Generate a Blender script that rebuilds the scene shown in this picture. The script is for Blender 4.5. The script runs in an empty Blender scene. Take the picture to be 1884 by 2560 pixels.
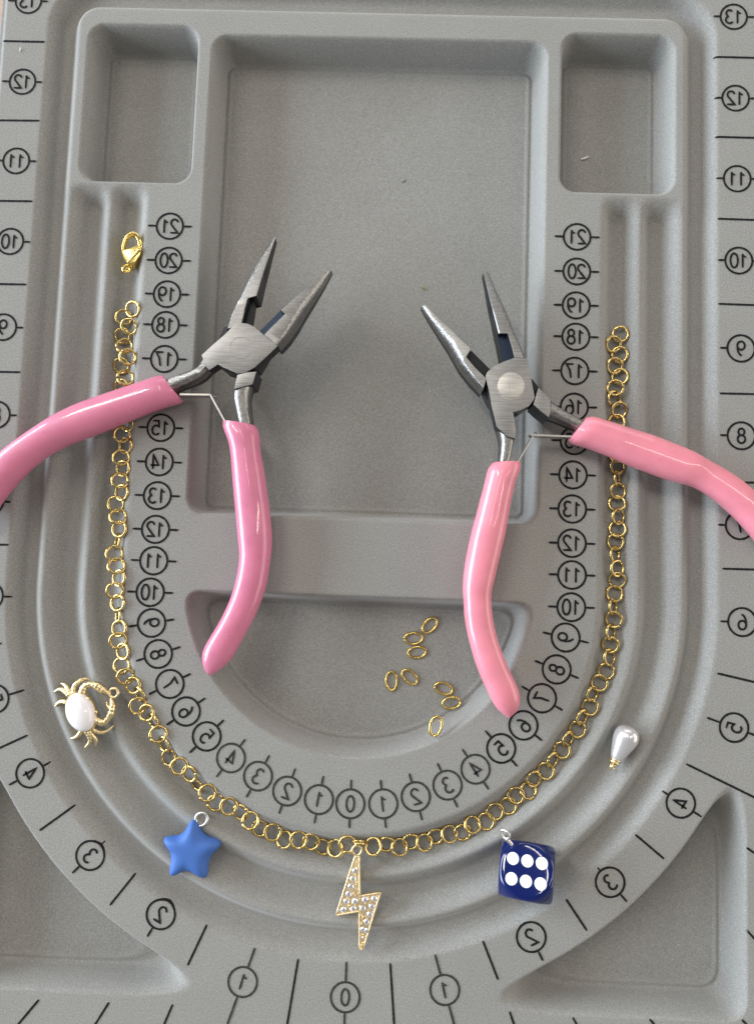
import bpy, bmesh, math, random
import numpy as np
from mathutils import Matrix, Vector
random.seed(7); rng = np.random.default_rng(7)
S = bpy.context.scene
COL = S.collection
S.unit_settings.system = 'METRIC'; S.unit_settings.scale_length = 0.01   # one unit is one centimetre

# ------------------------------------------------------------------ camera
CROT = (0.0810761378, 0.0157045860, 0.0351829290)
CPOS = np.array([0.825375782, 0.813211644, 21.3063293])
FPX = 1850.0                                  # focal length in pixels of the 1884 x 2560 photograph
cd = bpy.data.cameras.new('camera'); cam = bpy.data.objects.new('camera', cd); COL.objects.link(cam)
cam.location = CPOS; cam.rotation_euler = CROT
cd.sensor_fit = 'VERTICAL'; cd.sensor_height = 36; cd.sensor_width = 26.5; cd.lens = 36 * FPX / 2560
cd.clip_start = 0.5; cd.clip_end = 2000
S.camera = cam

# ------------------------------------------------------------------ light
W = bpy.data.worlds.new('World'); S.world = W; W.use_nodes = True
wn = W.node_tree.nodes; wl = W.node_tree.links
bg = wn['Background']
tc = wn.new('ShaderNodeTexCoord'); sx = wn.new('ShaderNodeSeparateXYZ'); cr = wn.new('ShaderNodeValToRGB')
mr = wn.new('ShaderNodeMapRange'); mr.inputs[1].default_value = -1; mr.inputs[2].default_value = 1
wl.new(tc.outputs['Generated'], sx.inputs[0]); wl.new(sx.outputs[2], mr.inputs[0]); wl.new(mr.outputs[0], cr.inputs[0]); wl.new(cr.outputs[0], bg.inputs[0])
els = cr.color_ramp.elements
for _ in range(2): els.new(0.5)
for e, (p, c) in zip(els, ((0.42, (0.10, 0.09, 0.08)), (0.55, (0.52, 0.51, 0.50)), (0.80, (0.46, 0.455, 0.45)), (0.97, (0.22, 0.21, 0.20)))):
    e.position = p; e.color = (*c, 1)
bg.inputs[1].default_value = 0.76

def lamp(name, loc, tgt, sx_, sy_, power, col, roll=0.0):
    l = bpy.data.lights.new(name, 'AREA'); l.shape = 'RECTANGLE'; l.size = sx_; l.size_y = sy_
    l.energy = power; l.color = col
    o = bpy.data.objects.new(name, l); COL.objects.link(o)
    d = Vector(tgt) - Vector(loc)
    o.location = loc
    o.rotation_euler = (d.to_track_quat('-Z', 'Y').to_matrix() @ Matrix.Rotation(roll, 3, 'Z')).to_euler()
    return o
lamp('window_light', (-190, 22, 52), (0, 0, 0), 220, 96, 8.6e5, (0.77, 0.88, 1.0))
lamp('window_light', (200, 5, 60), (0, 0, 0), 200, 90, 1.6e5, (1.0, 0.93, 0.84))
lamp('window_light', (30, 200, 70), (0, 0, 0), 200, 90, 1.0e5, (0.96, 0.98, 1.0))
lamp('ceiling_light', (-115, 105, 185), (0, 0, 0), 16, 110, 1.75e5, (1.0, 0.93, 0.83))
lamp('ceiling_light', (-25, 95, 230), (0, 0, 0), 7, 120, 0.55e5, (1.0, 0.95, 0.88))
lamp('ceiling_light', (115, 40, 200), (0, 0, 0), 7, 120, 0.55e5, (1.0, 0.92, 0.82))
S.view_settings.view_transform = 'Standard'; S.view_settings.look = 'None'
S.view_settings.exposure = 0.06; S.view_settings.gamma = 1.0
S.render.engine = 'CYCLES'
try:
    S.cycles.use_denoising = True; S.cycles.max_bounces = 8
except Exception: pass

# ------------------------------------------------------------------ photo pixel -> place on a level plane
def _rot(r):
    cx, s1, cy, s2, cz, s3 = math.cos(r[0]), math.sin(r[0]), math.cos(r[1]), math.sin(r[1]), math.cos(r[2]), math.sin(r[2])
    X = np.array([[1,0,0],[0,cx,-s1],[0,s1,cx]]); Y = np.array([[cy,0,s2],[0,1,0],[-s2,0,cy]]); Z = np.array([[cz,-s3,0],[s3,cz,0],[0,0,1]])
    return Z @ Y @ X
RC = _rot(CROT)
def at(q, z=0.0):
    q = np.atleast_2d(np.asarray(q, float))
    d = np.stack([(q[:,0]-942)/FPX, -(q[:,1]-1280)/FPX, -np.ones(len(q))], 1) @ RC.T
    t = (np.asarray(z) - CPOS[2]) / d[:,2]
    return CPOS + d * t[:,None]
def crop(pts, o, s):                          # enlargement coordinates -> photograph pixels
    return [(o[0] + a / s, o[1] + b / s) for a, b in pts]

# ------------------------------------------------------------------ materials
def mat(name, base, rough=0.5, metal=0.0, coat=0.0, sheen=0.0, spec=0.5, sub=0.0):
    m = bpy.data.materials.new(name); m.use_nodes = True
    b = m.node_tree.nodes['Principled BSDF']
    b.inputs['Base Color'].default_value = (*base, 1); b.inputs['Roughness'].default_value = rough
    b.inputs['Metallic'].default_value = metal; b.inputs['Coat Weight'].default_value = coat
    b.inputs['Coat Roughness'].default_value = 0.06
    b.inputs['Sheen Weight'].default_value = sheen; b.inputs['Sheen Roughness'].default_value = 0.45
    b.inputs['Specular IOR Level'].default_value = spec
    if sub: b.inputs['Subsurface Weight'].default_value = sub; b.inputs['Subsurface Radius'].default_value = (0.1, 0.1, 0.1); b.inputs['Subsurface Scale'].default_value = 1.0
    return m, m.node_tree.nodes, m.node_tree.links, b
def noise(n, l, scale, detail=3, rough=0.6, vec=None, dim='3D'):
    t = n.new('ShaderNodeTexNoise'); t.inputs['Scale'].default_value = scale; t.inputs['Detail'].default_value = detail; t.inputs['Roughness'].default_value = rough
    if vec: l.new(vec, t.inputs['Vector'])
    return t
def coords(n, l, sc=(1,1,1), rot=(0,0,0)):
    t = n.new('ShaderNodeTexCoord'); mp = n.new('ShaderNodeMapping'); mp.inputs['Scale'].default_value = sc; mp.inputs['Rotation'].default_value = rot
    l.new(t.outputs['Object'], mp.inputs[0]); return mp.outputs[0]
def ramp(n, l, src, stops):
    r = n.new('ShaderNodeValToRGB'); e = r.color_ramp.elements
    while len(e) < len(stops): e.new(0.5)
    for i, (p, c) in enumerate(stops): e[i].position = p; e[i].color = (*c, 1) if len(c) == 3 else c
    l.new(src, r.inputs[0]); return r.outputs[0]
def bump(n, l, b, src, strength, dist):
    u = n.new('ShaderNodeBump'); u.inputs['Strength'].default_value = strength; u.inputs['Distance'].default_value = dist
    l.new(src, u.inputs['Height']); l.new(u.outputs[0], b.inputs['Normal']); return u
def mixc(n, l, a, bb, fac, mode='MIX'):
    m = n.new('ShaderNodeMix'); m.data_type = 'RGBA'; m.blend_type = mode
    for s, v in ((m.inputs[6], a), (m.inputs[7], bb), (m.inputs[0], fac)):
        if hasattr(v, 'is_linked'): l.new(v, s)
        elif isinstance(v, (int, float)): s.default_value = v
        else: s.default_value = (*v, 1)
    return m.outputs[2]

M = {}
def mk_flock():
    m, n, l, b = mat('grey_flock', (0.3,0.3,0.3), 0.95, sheen=0.28, spec=0.12)
    v = coords(n, l)
    fine = noise(n, l, 30, 2, 0.7, v); mid = noise(n, l, 15, 3, 0.6, v); big = noise(n, l, 0.35, 4, 0.6, v)
    c1 = ramp(n, l, fine.outputs[0], [(0.30,(0.222,0.219,0.207)),(0.50,(0.276,0.272,0.256)),(0.70,(0.335,0.331,0.315))])
    c2 = ramp(n, l, mid.outputs[0], [(0.3,(0.92,0.92,0.92)),(0.7,(1.07,1.07,1.07))])
    c3 = ramp(n, l, big.outputs[0], [(0.3,(0.965,0.965,0.96)),(0.7,(1.04,1.04,1.04))])
    # single bright fibres
    sp = noise(n, l, 21, 1, 0.5, v); s1 = ramp(n, l, sp.outputs[0], [(0.765,(0,0,0)),(0.81,(0.75,)*3)])
    k = mixc(n, l, c1, c2, 1.0, 'MULTIPLY'); k = mixc(n, l, k, c3, 1.0, 'MULTIPLY'); k = mixc(n, l, k, (0.62,0.62,0.62), s1)
    l.new(k, b.inputs['Base Color'])
    b.inputs['Sheen Tint'].default_value = (1.0,0.985,0.96,1)
    ad = n.new('ShaderNodeMath'); ad.operation = 'ADD'; l.new(fine.outputs[0], ad.inputs[0]); l.new(mid.outputs[0], ad.inputs[1])
    bump(n, l, b, ad.outputs[0], 0.32, 0.02)
    return m
M['flock'] = mk_flock()
def mk_ink():
    m, n, l, b = mat('black_ink', (0.012,0.012,0.013), 0.85, spec=0.2)
    v = coords(n, l); f = noise(n, l, 30, 2, 0.7, v)
    l.new(ramp(n, l, f.outputs[0], [(0.3,(0.006,0.006,0.007)),(0.62,(0.014,0.014,0.015)),(0.80,(0.05,0.05,0.05))]), b.inputs['Base Color'])
    bump(n, l, b, f.outputs[0], 0.5, 0.02); return m
M['ink'] = mk_ink()
M['ink_worn'] = M['ink'].copy(); M['ink_worn'].name = 'worn_ink'
for nd in M['ink_worn'].node_tree.nodes:
    if nd.type == 'VALTORGB':
        for e_, c_ in zip(nd.color_ramp.elements, (0.026, 0.048, 0.13)): e_.color = (c_, c_, c_, 1)
def mk_gold(name, base, rough, bs, bstr):
    m, n, l, b = mat(name, base, rough, 1.0)
    v = coords(n, l); f = noise(n, l, bs, 3, 0.6, v)
    l.new(ramp(n, l, f.outputs[0], [(0.3,tuple(x*0.78 for x in base)),(0.7,tuple(min(1,x*1.12) for x in base))]), b.inputs['Base Color'])
    bump(n, l, b, f.outputs[0], bstr, 0.03); return m
M['gold'] = mk_gold('yellow_gold', (0.66,0.485,0.19), 0.24, 9, 0.10)
M['gold_smooth'] = mk_gold('polished_gold', (0.78,0.58,0.20), 0.26, 8, 0.06)
M['gold_pale'] = mk_gold('pale_gold', (0.92,0.73,0.41), 0.36, 12, 0.3)
M['gold_bolt'] = mk_gold('rosy_gold', (1.0,0.76,0.47), 0.50, 10, 0.10)
M['gold_clasp'] = mk_gold('bright_gold', (0.95,0.70,0.25), 0.20, 5, 0.05)
M['silver'] = mk_gold('silver_wire', (0.86,0.85,0.82), 0.36, 8, 0.06)
def mk_steel():
    m, n, l, b = mat('brushed_steel', (0.40,0.392,0.385), 0.45, 1.0)
    v = coords(n, l, (1.2, 32, 2), (0,0,0.9)); f = noise(n, l, 1.0, 3, 0.6, v)
    v2 = coords(n, l); g = noise(n, l, 5, 4, 0.6, v2)
    k = ramp(n, l, f.outputs[0], [(0.30,(0.235,0.23,0.223)),(0.70,(0.40,0.392,0.38))])
    k2 = ramp(n, l, g.outputs[0], [(0.3,(0.93,0.93,0.93)),(0.7,(1.03,1.03,1.03))])
    v3 = coords(n, l, (34, 0.9, 3), (0,0,0.35)); sc = noise(n, l, 1.0, 2, 0.5, v3)
    k = mixc(n, l, mixc(n, l, k, k2, 1.0, 'MULTIPLY'), (0.16,0.155,0.15), ramp(n, l, sc.outputs[0], [(0.66,(0,0,0)),(0.74,(0.6,0.6,0.6))]))
    l.new(k, b.inputs['Base Color'])
    l.new(ramp(n, l, f.outputs[0], [(0.2,(0.42,)*3),(0.8,(0.56,)*3)]), b.inputs['Roughness'])
    bump(n, l, b, f.outputs[0], 0.10, 0.012); return m
M['steel'] = mk_steel()
def mk_cast():
    m, n, l, b = mat('cast_steel', (0.40,0.39,0.38), 0.34, 1.0)
    v = coords(n, l, (1,1,1)); f = noise(n, l, 16, 4, 0.75, v)
    l.new(ramp(n, l, f.outputs[0], [(0.3,(0.15,0.147,0.143)),(0.7,(0.46,0.45,0.43))]), b.inputs['Base Color'])
    bump(n, l, b, f.outputs[0], 0.55, 0.025); return m
M['cast'] = mk_cast()
M['rivet'] = M['steel'].copy(); M['rivet'].name = 'rivet_steel'
for nd in M['rivet'].node_tree.nodes:
    if nd.type == 'VALTORGB' and nd.color_ramp.elements[0].color[0] < 0.3 and nd.color_ramp.elements[0].color[0] > 0.1:
        nd.color_ramp.elements[0].color = (0.40,0.39,0.36,1); nd.color_ramp.elements[1].color = (0.72,0.70,0.65,1)
M['spring'] = mat('spring_steel', (0.48,0.47,0.45), 0.36, 0.9)[0]
def mk_black():
    m, n, l, b = mat('dark_steel', (0.025,0.026,0.03), 0.38, 0.6)  # near-black tone for plier side faces, lower joint and lower neck halves
    v = coords(n, l); f = noise(n, l, 12, 3, 0.6, v); bump(n, l, b, f.outputs[0], 0.2, 0.02); return m
M['black'] = mk_black()
def mk_blue():
    m, n, l, b = mat('blued_steel', (0.03,0.045,0.075), 0.42, 0.7); return m
M['blued'] = mk_blue()
def mk_pink(name, base):
    m, n, l, b = mat(name, base, 0.34, coat=0.55, sub=0.2, spec=0.4)
    v = coords(n, l); f = noise(n, l, 1.6, 3, 0.5, v)
    l.new(ramp(n, l, f.outputs[0], [(0.3,tuple(x*0.93 for x in base)),(0.7,tuple(min(1,x*1.05) for x in base))]), b.inputs['Base Color'])
    sk = noise(n, l, 3.4, 3, 0.6, v); src = b.inputs['Base Color'].links[0].from_socket
    l.new(mixc(n, l, src, tuple(x*0.55 for x in base), ramp(n, l, sk.outputs[0], [(0.73,(0,0,0)),(0.78,(0.5,)*3)])), b.inputs['Base Color'])
    rg = noise(n, l, 4.5, 3, 0.6, v); l.new(ramp(n, l, rg.outputs[0], [(0.3,(0.26,)*3),(0.7,(0.44,)*3)]), b.inputs['Roughness'])
    b.inputs['Coat Roughness'].default_value = 0.035
    g = noise(n, l, 2.2, 2, 0.5, v); bump(n, l, b, g.outputs[0], 0.12, 0.08); return m
M['pink_a'] = mk_pink('rose_pink_vinyl', (0.62,0.19,0.295))
M['pink_b'] = mk_pink('coral_pink_vinyl', (0.76,0.25,0.315))
M['opal'] = mat('white_opal', (0.86,0.84,0.85), 0.12, coat=0.5, sub=0.3)[0]
M['star'] = mat('matte_blue_resin', (0.055,0.145,0.44), 0.60, sub=0.05, spec=0.35)[0]
M['die'] = mat('dark_blue_acrylic', (0.001,0.009,0.088), 0.07, coat=0.4)[0]
M['pip'] = mat('white_paint', (0.86,0.87,0.88), 0.35)[0]
def mk_pearl():
    m, n, l, b = mat('pearl', (0.64,0.625,0.63), 0.27, coat=0.5, metal=0.55)
    return m
M['pearl'] = mk_pearl()
M['stone'] = mat('clear_rhinestone', (0.84,0.83,0.85), 0.06, metal=0.75)[0]
M['paper'] = mat('white_paper', (0.80,0.78,0.70), 0.8)[0]
M['straw'] = mat('dry_straw', (0.33,0.26,0.13), 0.8)[0]
M['lint'] = mat('dark_lint', (0.13,0.125,0.115), 0.9)[0]
def mk_table():
    m, n, l, b = mat('table_wood', (0.42,0.27,0.19), 0.5)
    v = coords(n, l, (1.2, 0.12, 1)); f = noise(n, l, 2.0, 5, 0.6, v)
    l.new(ramp(n, l, f.outputs[0], [(0.3,(0.36,0.22,0.15)),(0.7,(0.55,0.38,0.28))]), b.inputs['Base Color']); return m
M['table'] = mk_table()

# ------------------------------------------------------------------ object helpers
def link(name, me, parent=None, m=None):
    o = bpy.data.objects.new(name, me); COL.objects.link(o)
    if m is not None and hasattr(me, 'materials') and not me.materials: me.materials.append(m)
    if parent is not None: o.parent = parent
    return o
def mesh(name, v, f, smooth=True, sharp=None):
    me = bpy.data.meshes.new(name); me.from_pydata([tuple(map(float, p)) for p in v], [], [tuple(map(int, q)) for q in f]); me.update()
    if smooth:
        me.polygons.foreach_set('use_smooth', [True] * len(me.polygons))
        if sharp: me.set_sharp_from_angle(angle=math.radians(sharp))
    return me
def tag(o, label, cat, group=None, kind=None):
    o['label'] = label; o['category'] = cat
    if group: o['group'] = group
    if kind: o['kind'] = kind
    return o
def empty(name, loc):
    o = bpy.data.objects.new(name, None); COL.objects.link(o); o.location = [float(x) for x in loc]; o.empty_display_size = 0.3
    return o
def child(name, me, root, m):                 # mesh given in world coordinates
    loc = Vector(root.location)
    me.transform(Matrix.Translation(-loc)); return link(name, me, root, m)
class G:                                      # gathers several shapes into one mesh
    def __init__(s): s.v = []; s.f = []; s.mi = []
    def add(s, v, f, mi=0):
        k = len(s.v); s.v += [tuple(p) for p in v]; s.f += [tuple(i + k for i in q) for q in f]; s.mi += [mi] * len(f)
    def mesh(s, name, mats, sharp=35):
        me = mesh(name, s.v, s.f, True, sharp)
        for m in mats: me.materials.append(m)
        me.polygons.foreach_set('material_index', s.mi); return me
def resample(p, n):
    p = np.asarray(p, float); d = np.r_[0, np.cumsum(np.linalg.norm(np.diff(p, axis=0), axis=1))]
    t = np.linspace(0, d[-1], n); return np.stack([np.interp(t, d, p[:,k]) for k in range(p.shape[1])], 1)
def spline(p, n):                             # Catmull-Rom through the points, evenly spaced
    p = np.asarray(p, float); q = np.vstack([2*p[0]-p[1], p, 2*p[-1]-p[-2]]); o = []
    for i in range(1, len(q) - 2):
        for t in np.linspace(0, 1, 12, endpoint=False):
            a, b, c, d = q[i-1], q[i], q[i+1], q[i+2]
            o.append(0.5*((2*b)+(-a+c)*t+(2*a-5*b+4*c-d)*t*t+(-a+3*b-3*c+d)*t**3))
    o.append(p[-1]); return resample(np.array(o), n)
def tube(path, ra, rb=None, n=10, closed=False, caps=True, up=(0,0,1)):
    P = np.asarray(path, float); N = len(P); up = np.array(up, float)
    ra = np.broadcast_to(ra, N).astype(float); rb = ra if rb is None else np.broadcast_to(rb, N).astype(float)
    T = (np.roll(P,-1,0) - np.roll(P,1,0)) if closed else np.gradient(P, axis=0)
    T /= np.linalg.norm(T, axis=1)[:,None] + 1e-12
    Sd = np.cross(up, T); Sd /= np.linalg.norm(Sd, axis=1)[:,None] + 1e-9; U = np.cross(T, Sd)
    th = np.linspace(0, 2*np.pi, n, endpoint=False); rings = []
    def ring(c, s, u, a, b): return [c + s*a*math.cos(t) + u*b*math.sin(t) for t in th]
    if not closed and caps:
        for k in (0.999, 0.87, 0.5): rings.append(ring(P[0]-T[0]*ra[0]*k*0.9, Sd[0], U[0], ra[0]*math.sqrt(1-k*k), rb[0]*math.sqrt(1-k*k)))
    for i in range(N): rings.append(ring(P[i], Sd[i], U[i], ra[i], rb[i]))
    if not closed and caps:
        for k in (0.5, 0.87, 0.999): rings.append(ring(P[-1]+T[-1]*ra[-1]*k*0.9, Sd[-1], U[-1], ra[-1]*math.sqrt(1-k*k), rb[-1]*math.sqrt(1-k*k)))
    V = [p for r in rings for p in r]; R = len(rings); F = []
    for i in range(R if closed else R - 1):
        for j in range(n):
            F.append((i*n+j, i*n+(j+1)%n, ((i+1)%R)*n+(j+1)%n, ((i+1)%R)*n+j))
    if not closed: F.append(tuple(range(n))[::-1]); F.append(tuple((R-1)*n+j for j in range(n)))
    return V, F
def torus(R, r, N=36, n=10, gap=0.0, lump=0.0, ell=1.0, seed=0):      # ring in the local xy plane
    q = np.random.default_rng(seed)
    if gap:
        a = np.linspace(gap/2, 2*np.pi-gap/2, N)
    else: a = np.linspace(0, 2*np.pi, N, endpoint=False)
    rr = R * (1 + lump * np.interp(a, np.linspace(0,6.3,12), q.uniform(-1,1,12)))
    rad = r * (1 + 0.12 * np.interp(a, np.linspace(0,6.3,22), q.uniform(-1,1,22)))
    P = np.stack([rr*np.cos(a), rr*np.sin(a)*ell, 0*a + r*0.25*lump*10*np.sin(a*2)], 1)
    return tube(P, rad, None, n, closed=not gap, caps=False)
def xform(V, Mx): return [tuple(Mx @ Vector(p)) for p in V]
def disc_lathe(prof, n=24):                   # (radius, z) profile turned about z
    V = []; F = []
    for r, z in prof:
        for j in range(n): V.append((r*math.cos(2*math.pi*j/n), r*math.sin(2*math.pi*j/n), z))
    for i in range(len(prof)-1):
        for j in range(n): F.append((i*n+j, i*n+(j+1)%n, (i+1)*n+(j+1)%n, (i+1)*n+j))
    F.append(tuple(range(n))[::-1]); F.append(tuple((len(prof)-1)*n+j for j in range(n)))
    return V, F

# ------------------------------------------------------------------ the bead board: one moulded sheet
YC = 0.27
def sm(t): t = np.clip(t, 0, 1); return t*t*(3-2*t)
def rbox(x, y, x0, x1, y0, y1, r):            # signed distance, positive inside
    qx = np.abs(x-(x0+x1)/2)-(x1-x0)/2+r; qy = np.abs(y-(y0+y1)/2)-(y1-y0)/2+r
    return -(np.hypot(np.maximum(qx,0), np.maximum(qy,0)) + np.minimum(np.maximum(qx,qy),0) - r)
def smin(*a, k=0.35):                         # rounded intersection of inside distances
    a = [np.asarray(q) for q in a]; o = a[0]
    for q in a[1:]:
        h = np.clip(0.5+0.5*(q-o)/k, 0, 1); o = q*(1-h)+o*h - k*h*(1-h)
    return o
D_TRAY = 1.12
def dip(t): return 1-(1-np.clip(np.sin(np.pi*t), 0, 1)**2.7)**1.9        # rounded ridge, steep flank, flat bottom
def wall(e, d=D_TRAY):                        # wall with rounded rim, draft and a rounded foot
    t = np.clip((e+0.06)/0.30, 0, 1)
    s = t*t*t*(t*(6*t-15)+10)
    return -d*s + 0.030*np.exp(-((e-0.33)/0.055)**2)   # faint moulded bead where the wall meets the floor
def hz(x, y):
    x = np.asarray(x, float); y = np.asarray(y, float)
    rU = np.where(y > YC, np.abs(x), np.hypot(x, y-YC))
    z = np.zeros(np.broadcast(x, y).shape)
    # outer groove, running right round the raised middle
    yt = 17.72; ra = 9.14
    qx = np.abs(x)-(ra-0.5); qy = y-(yt-0.5)
    sd = np.hypot(np.maximum(qx,0), np.maximum(qy,0)) + np.minimum(np.maximum(qx,qy),0) - 0.5
    s1 = np.where(y > YC+3, sd, rU-ra)
    w1 = 1.12; t = np.clip(s1/w1, 0, 1)
    z = np.minimum(z, -0.44*dip(t))
    # two inner grooves that stop below the small boxes
    ends = sm((12.25-y)/0.70)
    for a, b, d in ((7.90, 9.20, 0.40), (6.70, 7.98, 0.42)):
        t = np.clip((rU-a)/(b-a), 0, 1)
        z = np.minimum(z, -d*dip(t)*ends)
    t = np.clip((rU-7.0)/0.7, 0, 1)*np.clip((9.6-rU)/0.7, 0, 1)
    z = z - 0.10*sm(t)*ends
    # trays
    z = np.minimum(z, wall(rbox(x, y, -5.08, 5.08, 2.32, 17.0, 0.50)))
    z = np.minimum(z, wall(rbox(x, y, -8.90, -5.54, 12.28, 17.27, 0.50)))
    z = np.minimum(z, wall(rbox(x, y, 5.54, 8.92, 12.32, 17.30, 0.50)))
    moon = smin(5.02-np.hypot(x, y-0.62), 0.08-y, k=0.55)
    z = np.minimum(z, wall(moon))
    rr = np.hypot(x, y-YC)
    cor = np.minimum(smin(rr-11.46, smin(10.92-np.abs(x), y+11.0, k=0.6), k=1.35), -3.0-y)
    z = np.minimum(z, wall(cor))
    # outer edge rolls down to the table
    e = rbox(x, y, -11.86, 11.86, -13.6, 20.8, 0.9)
    z = z - 0.16*(1-sm((e-0.20)/0.14)) - 1.35*(1-sm(e/0.07))
    return z
st = 0.042
gx = np.arange(-11.93, 11.9301, st); gy = np.arange(-13.66, 20.87, st)
X, Y = np.meshgrid(gx, gy); Z = hz(X, Y)
nx, ny = len(gx), len(gy)
me = bpy.data.meshes.new('bead_board')
me.vertices.add(nx*ny); me.vertices.foreach_set('co', np.stack([X, Y, Z], -1).astype(np.float32).ravel())
i = (np.arange(ny-1)[:,None]*nx + np.arange(nx-1)[None,:]).ravel()
quads = np.stack([i, i+1, i+nx+1, i+nx], 1).astype(np.int32)
me.loops.add(quads.size); me.loops.foreach_set('vertex_index', quads.ravel())
me.polygons.add(len(quads)); me.polygons.foreach_set('loop_start', np.arange(0, quads.size, 4, dtype=np.int32))
me.polygons.foreach_set('use_smooth', np.ones(len(quads), bool))
me.update(calc_edges=True); me.validate()
board = link('bead_board', me, None, M['flock'])
tag(board, 'grey flocked bead board with U-shaped grooves, sunken trays and mirrored ruler numbers', 'bead board')
tb = mesh('table', [(-70,-60,-1.47),(70,-60,-1.47),(70,60,-1.47),(-70,60,-1.47),(-70,-60,-4.5),(70,-60,-4.5),(70,60,-4.5),(-70,60,-4.5)],
          [(0,1,2,3),(7,6,5,4),(0,4,5,1),(1,5,6,2),(2,6,7,3),(3,7,4,0)], False)
tbo = link('table_top', tb, None, M['table']); tag(tbo, 'pinkish brown table top showing beside the corner of the board', 'table'); tbo['kind'] = 'structure'

# ------------------------------------------------------------------ printed rulers
def arc(cx, cy, rx, ry, a0, a1, n=16):
    a = np.radians(np.linspace(a0, a1, n)); return [(cx+rx*math.cos(t), cy+ry*math.sin(t)) for t in a]
DIG = {                                        # strokes in a box 0.5 wide and 1 tall
 '0': [(arc(0,0,0.25,0.5,0,360,28), True)],
 '1': [([(0.06,-0.5),(0.06,0.49)], False), ([(0.06,0.44),(-0.02,0.31),(-0.18,0.24)], False)],
 '2': [(arc(0,0.24,0.24,0.26,170,-35,16)+[(-0.25,-0.47),(0.27,-0.47)], False)],
 '3': [(arc(-0.02,0.25,0.22,0.24,150,-75,14), False), (arc(-0.02,-0.24,0.26,0.26,80,-150,16), False)],
 '4': [([(0.10,-0.5),(0.10,0.5),(-0.28,-0.22),(0.28,-0.22)], False)],
 '5': [([(0.22,0.47),(-0.17,0.47),(-0.21,0.06)]+arc(-0.01,-0.17,0.26,0.32,125,-145,16), False)],
 '6': [(arc(0,-0.2,0.25,0.29,0,360,24), True), (arc(0.08,-0.18,0.34,0.68,175,95,10), False)],
 '7': [([(-0.24,0.47),(0.25,0.47),(0.02,0.05),(-0.07,-0.5)], False)],
 '8': [(arc(0,0.26,0.2,0.23,0,360,22), True), (arc(0,-0.23,0.25,0.27,0,360,22), True)],
 '9': [(arc(0,0.2,0.25,0.29,0,360,24), True), (arc(-0.08,0.18,0.34,0.68,-5,-85,10), False)],
}
def ribbon(pts, w, closed):
    p = np.array(pts, float)
    if closed: p = p[:-1] if np.allclose(p[0], p[-1]) else p
    else:
        q = [p[0]]
        for a, b in zip(p[:-1], p[1:]):
            k = max(1, int(np.linalg.norm(b-a)/0.06)); q += [a+(b-a)*j/k for j in range(1, k+1)]
        p = np.array(q)
    N = len(p)
    if closed: d0 = p-np.roll(p,1,0); d1 = np.roll(p,-1,0)-p
    else: d1 = np.vstack([np.diff(p,axis=0), p[-1:]-p[-2:-1]]); d0 = np.vstack([p[1:2]-p[0:1], np.diff(p,axis=0)])
    d0 /= np.linalg.norm(d0,axis=1)[:,None]; d1 /= np.linalg.norm(d1,axis=1)[:,None]
    nn = np.stack([-(d0+d1)[:,1], (d0+d1)[:,0]],1); L = np.linalg.norm(nn,axis=1)[:,None]; nn /= L
    ms = 1/np.clip(L[:,0]/2, 0.55, 1)
    ww = w/2*ms*(1+0.10*rng.uniform(-1,1,N))
    if not closed: ww[0] *= 0.7; ww[-1] *= 0.7
    a = p+nn*ww[:,None]; b = p-nn*ww[:,None]
    V = np.vstack([a,b]); F = [(j, (j+1)%N, N+(j+1)%N, N+j) for j in range(N if closed else N-1)]
    return V, [f[::-1] for f in F]
SW = 0.060
def mark(name, strokes, label=None, ink='ink'):          # strokes: [(points in board coordinates, closed)]
    g = G(); 
    for k, (p, c) in enumerate(strokes):
        V, F = ribbon(p, SW, c)
        zz = hz(V[:,0], V[:,1]) + 0.011 + 0.0015*k
        g.add(np.c_[V, zz], F)
    me = mesh(name, g.v, g.f, False); o = link(name, me, board, M[ink])
    if label: o['label'] = label
def number(txt, c, upv, ticks, r=0.395, dh=0.43):
    # digits read mirrored: local +x is flipped
    u = np.array(upv)/np.linalg.norm(upv); rt = np.array([u[1], -u[0]])
    c = np.array(c[:2]); out = [([tuple(c+r*np.array((math.cos(a), math.sin(a)))) for a in np.linspace(0, 2*math.pi, 49)], True)]
    n = len(txt); adv = 0.275
    for k, ch in enumerate(txt):
        ox = (k-(n-1)/2)*adv
        for p, cl in DIG[ch]:
            out.append(([tuple(c - rt*(x*dh + ox) + u*(y*dh)) for x, y in p], cl))
    for a, b in ticks: out.append(([tuple(a), tuple(b)], False))
    mark('printed_number', out, 'ringed number %s in black' % txt, 'ink_worn' if int(txt) <= 4 and abs(c[0]) < 4 else 'ink')
inL={21:(425,565.7),20:(422,651.3),19:(417.8,735.6),18:(414,812.3),17:(411,897.5),16:(407,984),15:(402.5,1069.5),14:(398.7,1155),13:(393.6,1239),12:(389,1323.3),11:(384.7,1401.7),10:(375.8,1480.5),9:(379.2,1557.2),8:(395.8,1634.7),7:(425,1709.7),6:(465.3,1778.4),5:(517,1840.7),4:(577.5,1894.7),3:(645,1940.1),2:(717.8,1977.4),1:(797,1998.6)}
inR={21:(1441.2,592.4),20:(1440.4,678.8),19:(1439,763.6),18:(1438.2,842),17:(1435.7,927.5),16:(1434.4,1017.4),15:(1434,1102),14:(1431,1187.3),13:(1429.3,1272.5),12:(1428.5,1358),11:(1428.5,1437.3),10:(1426.8,1517.8),9:(1412.8,1593.6),8:(1390.4,1673.3),7:(1353.9,1745.3),6:(1307.3,1813.1),5:(1251.8,1870.8),4:(1187.7,1922.7),3:(1117.8,1962.5),2:(1038.6,1991.4),1:(957.6,2009.2)}
ctr = np.array([0.0, YC])
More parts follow.
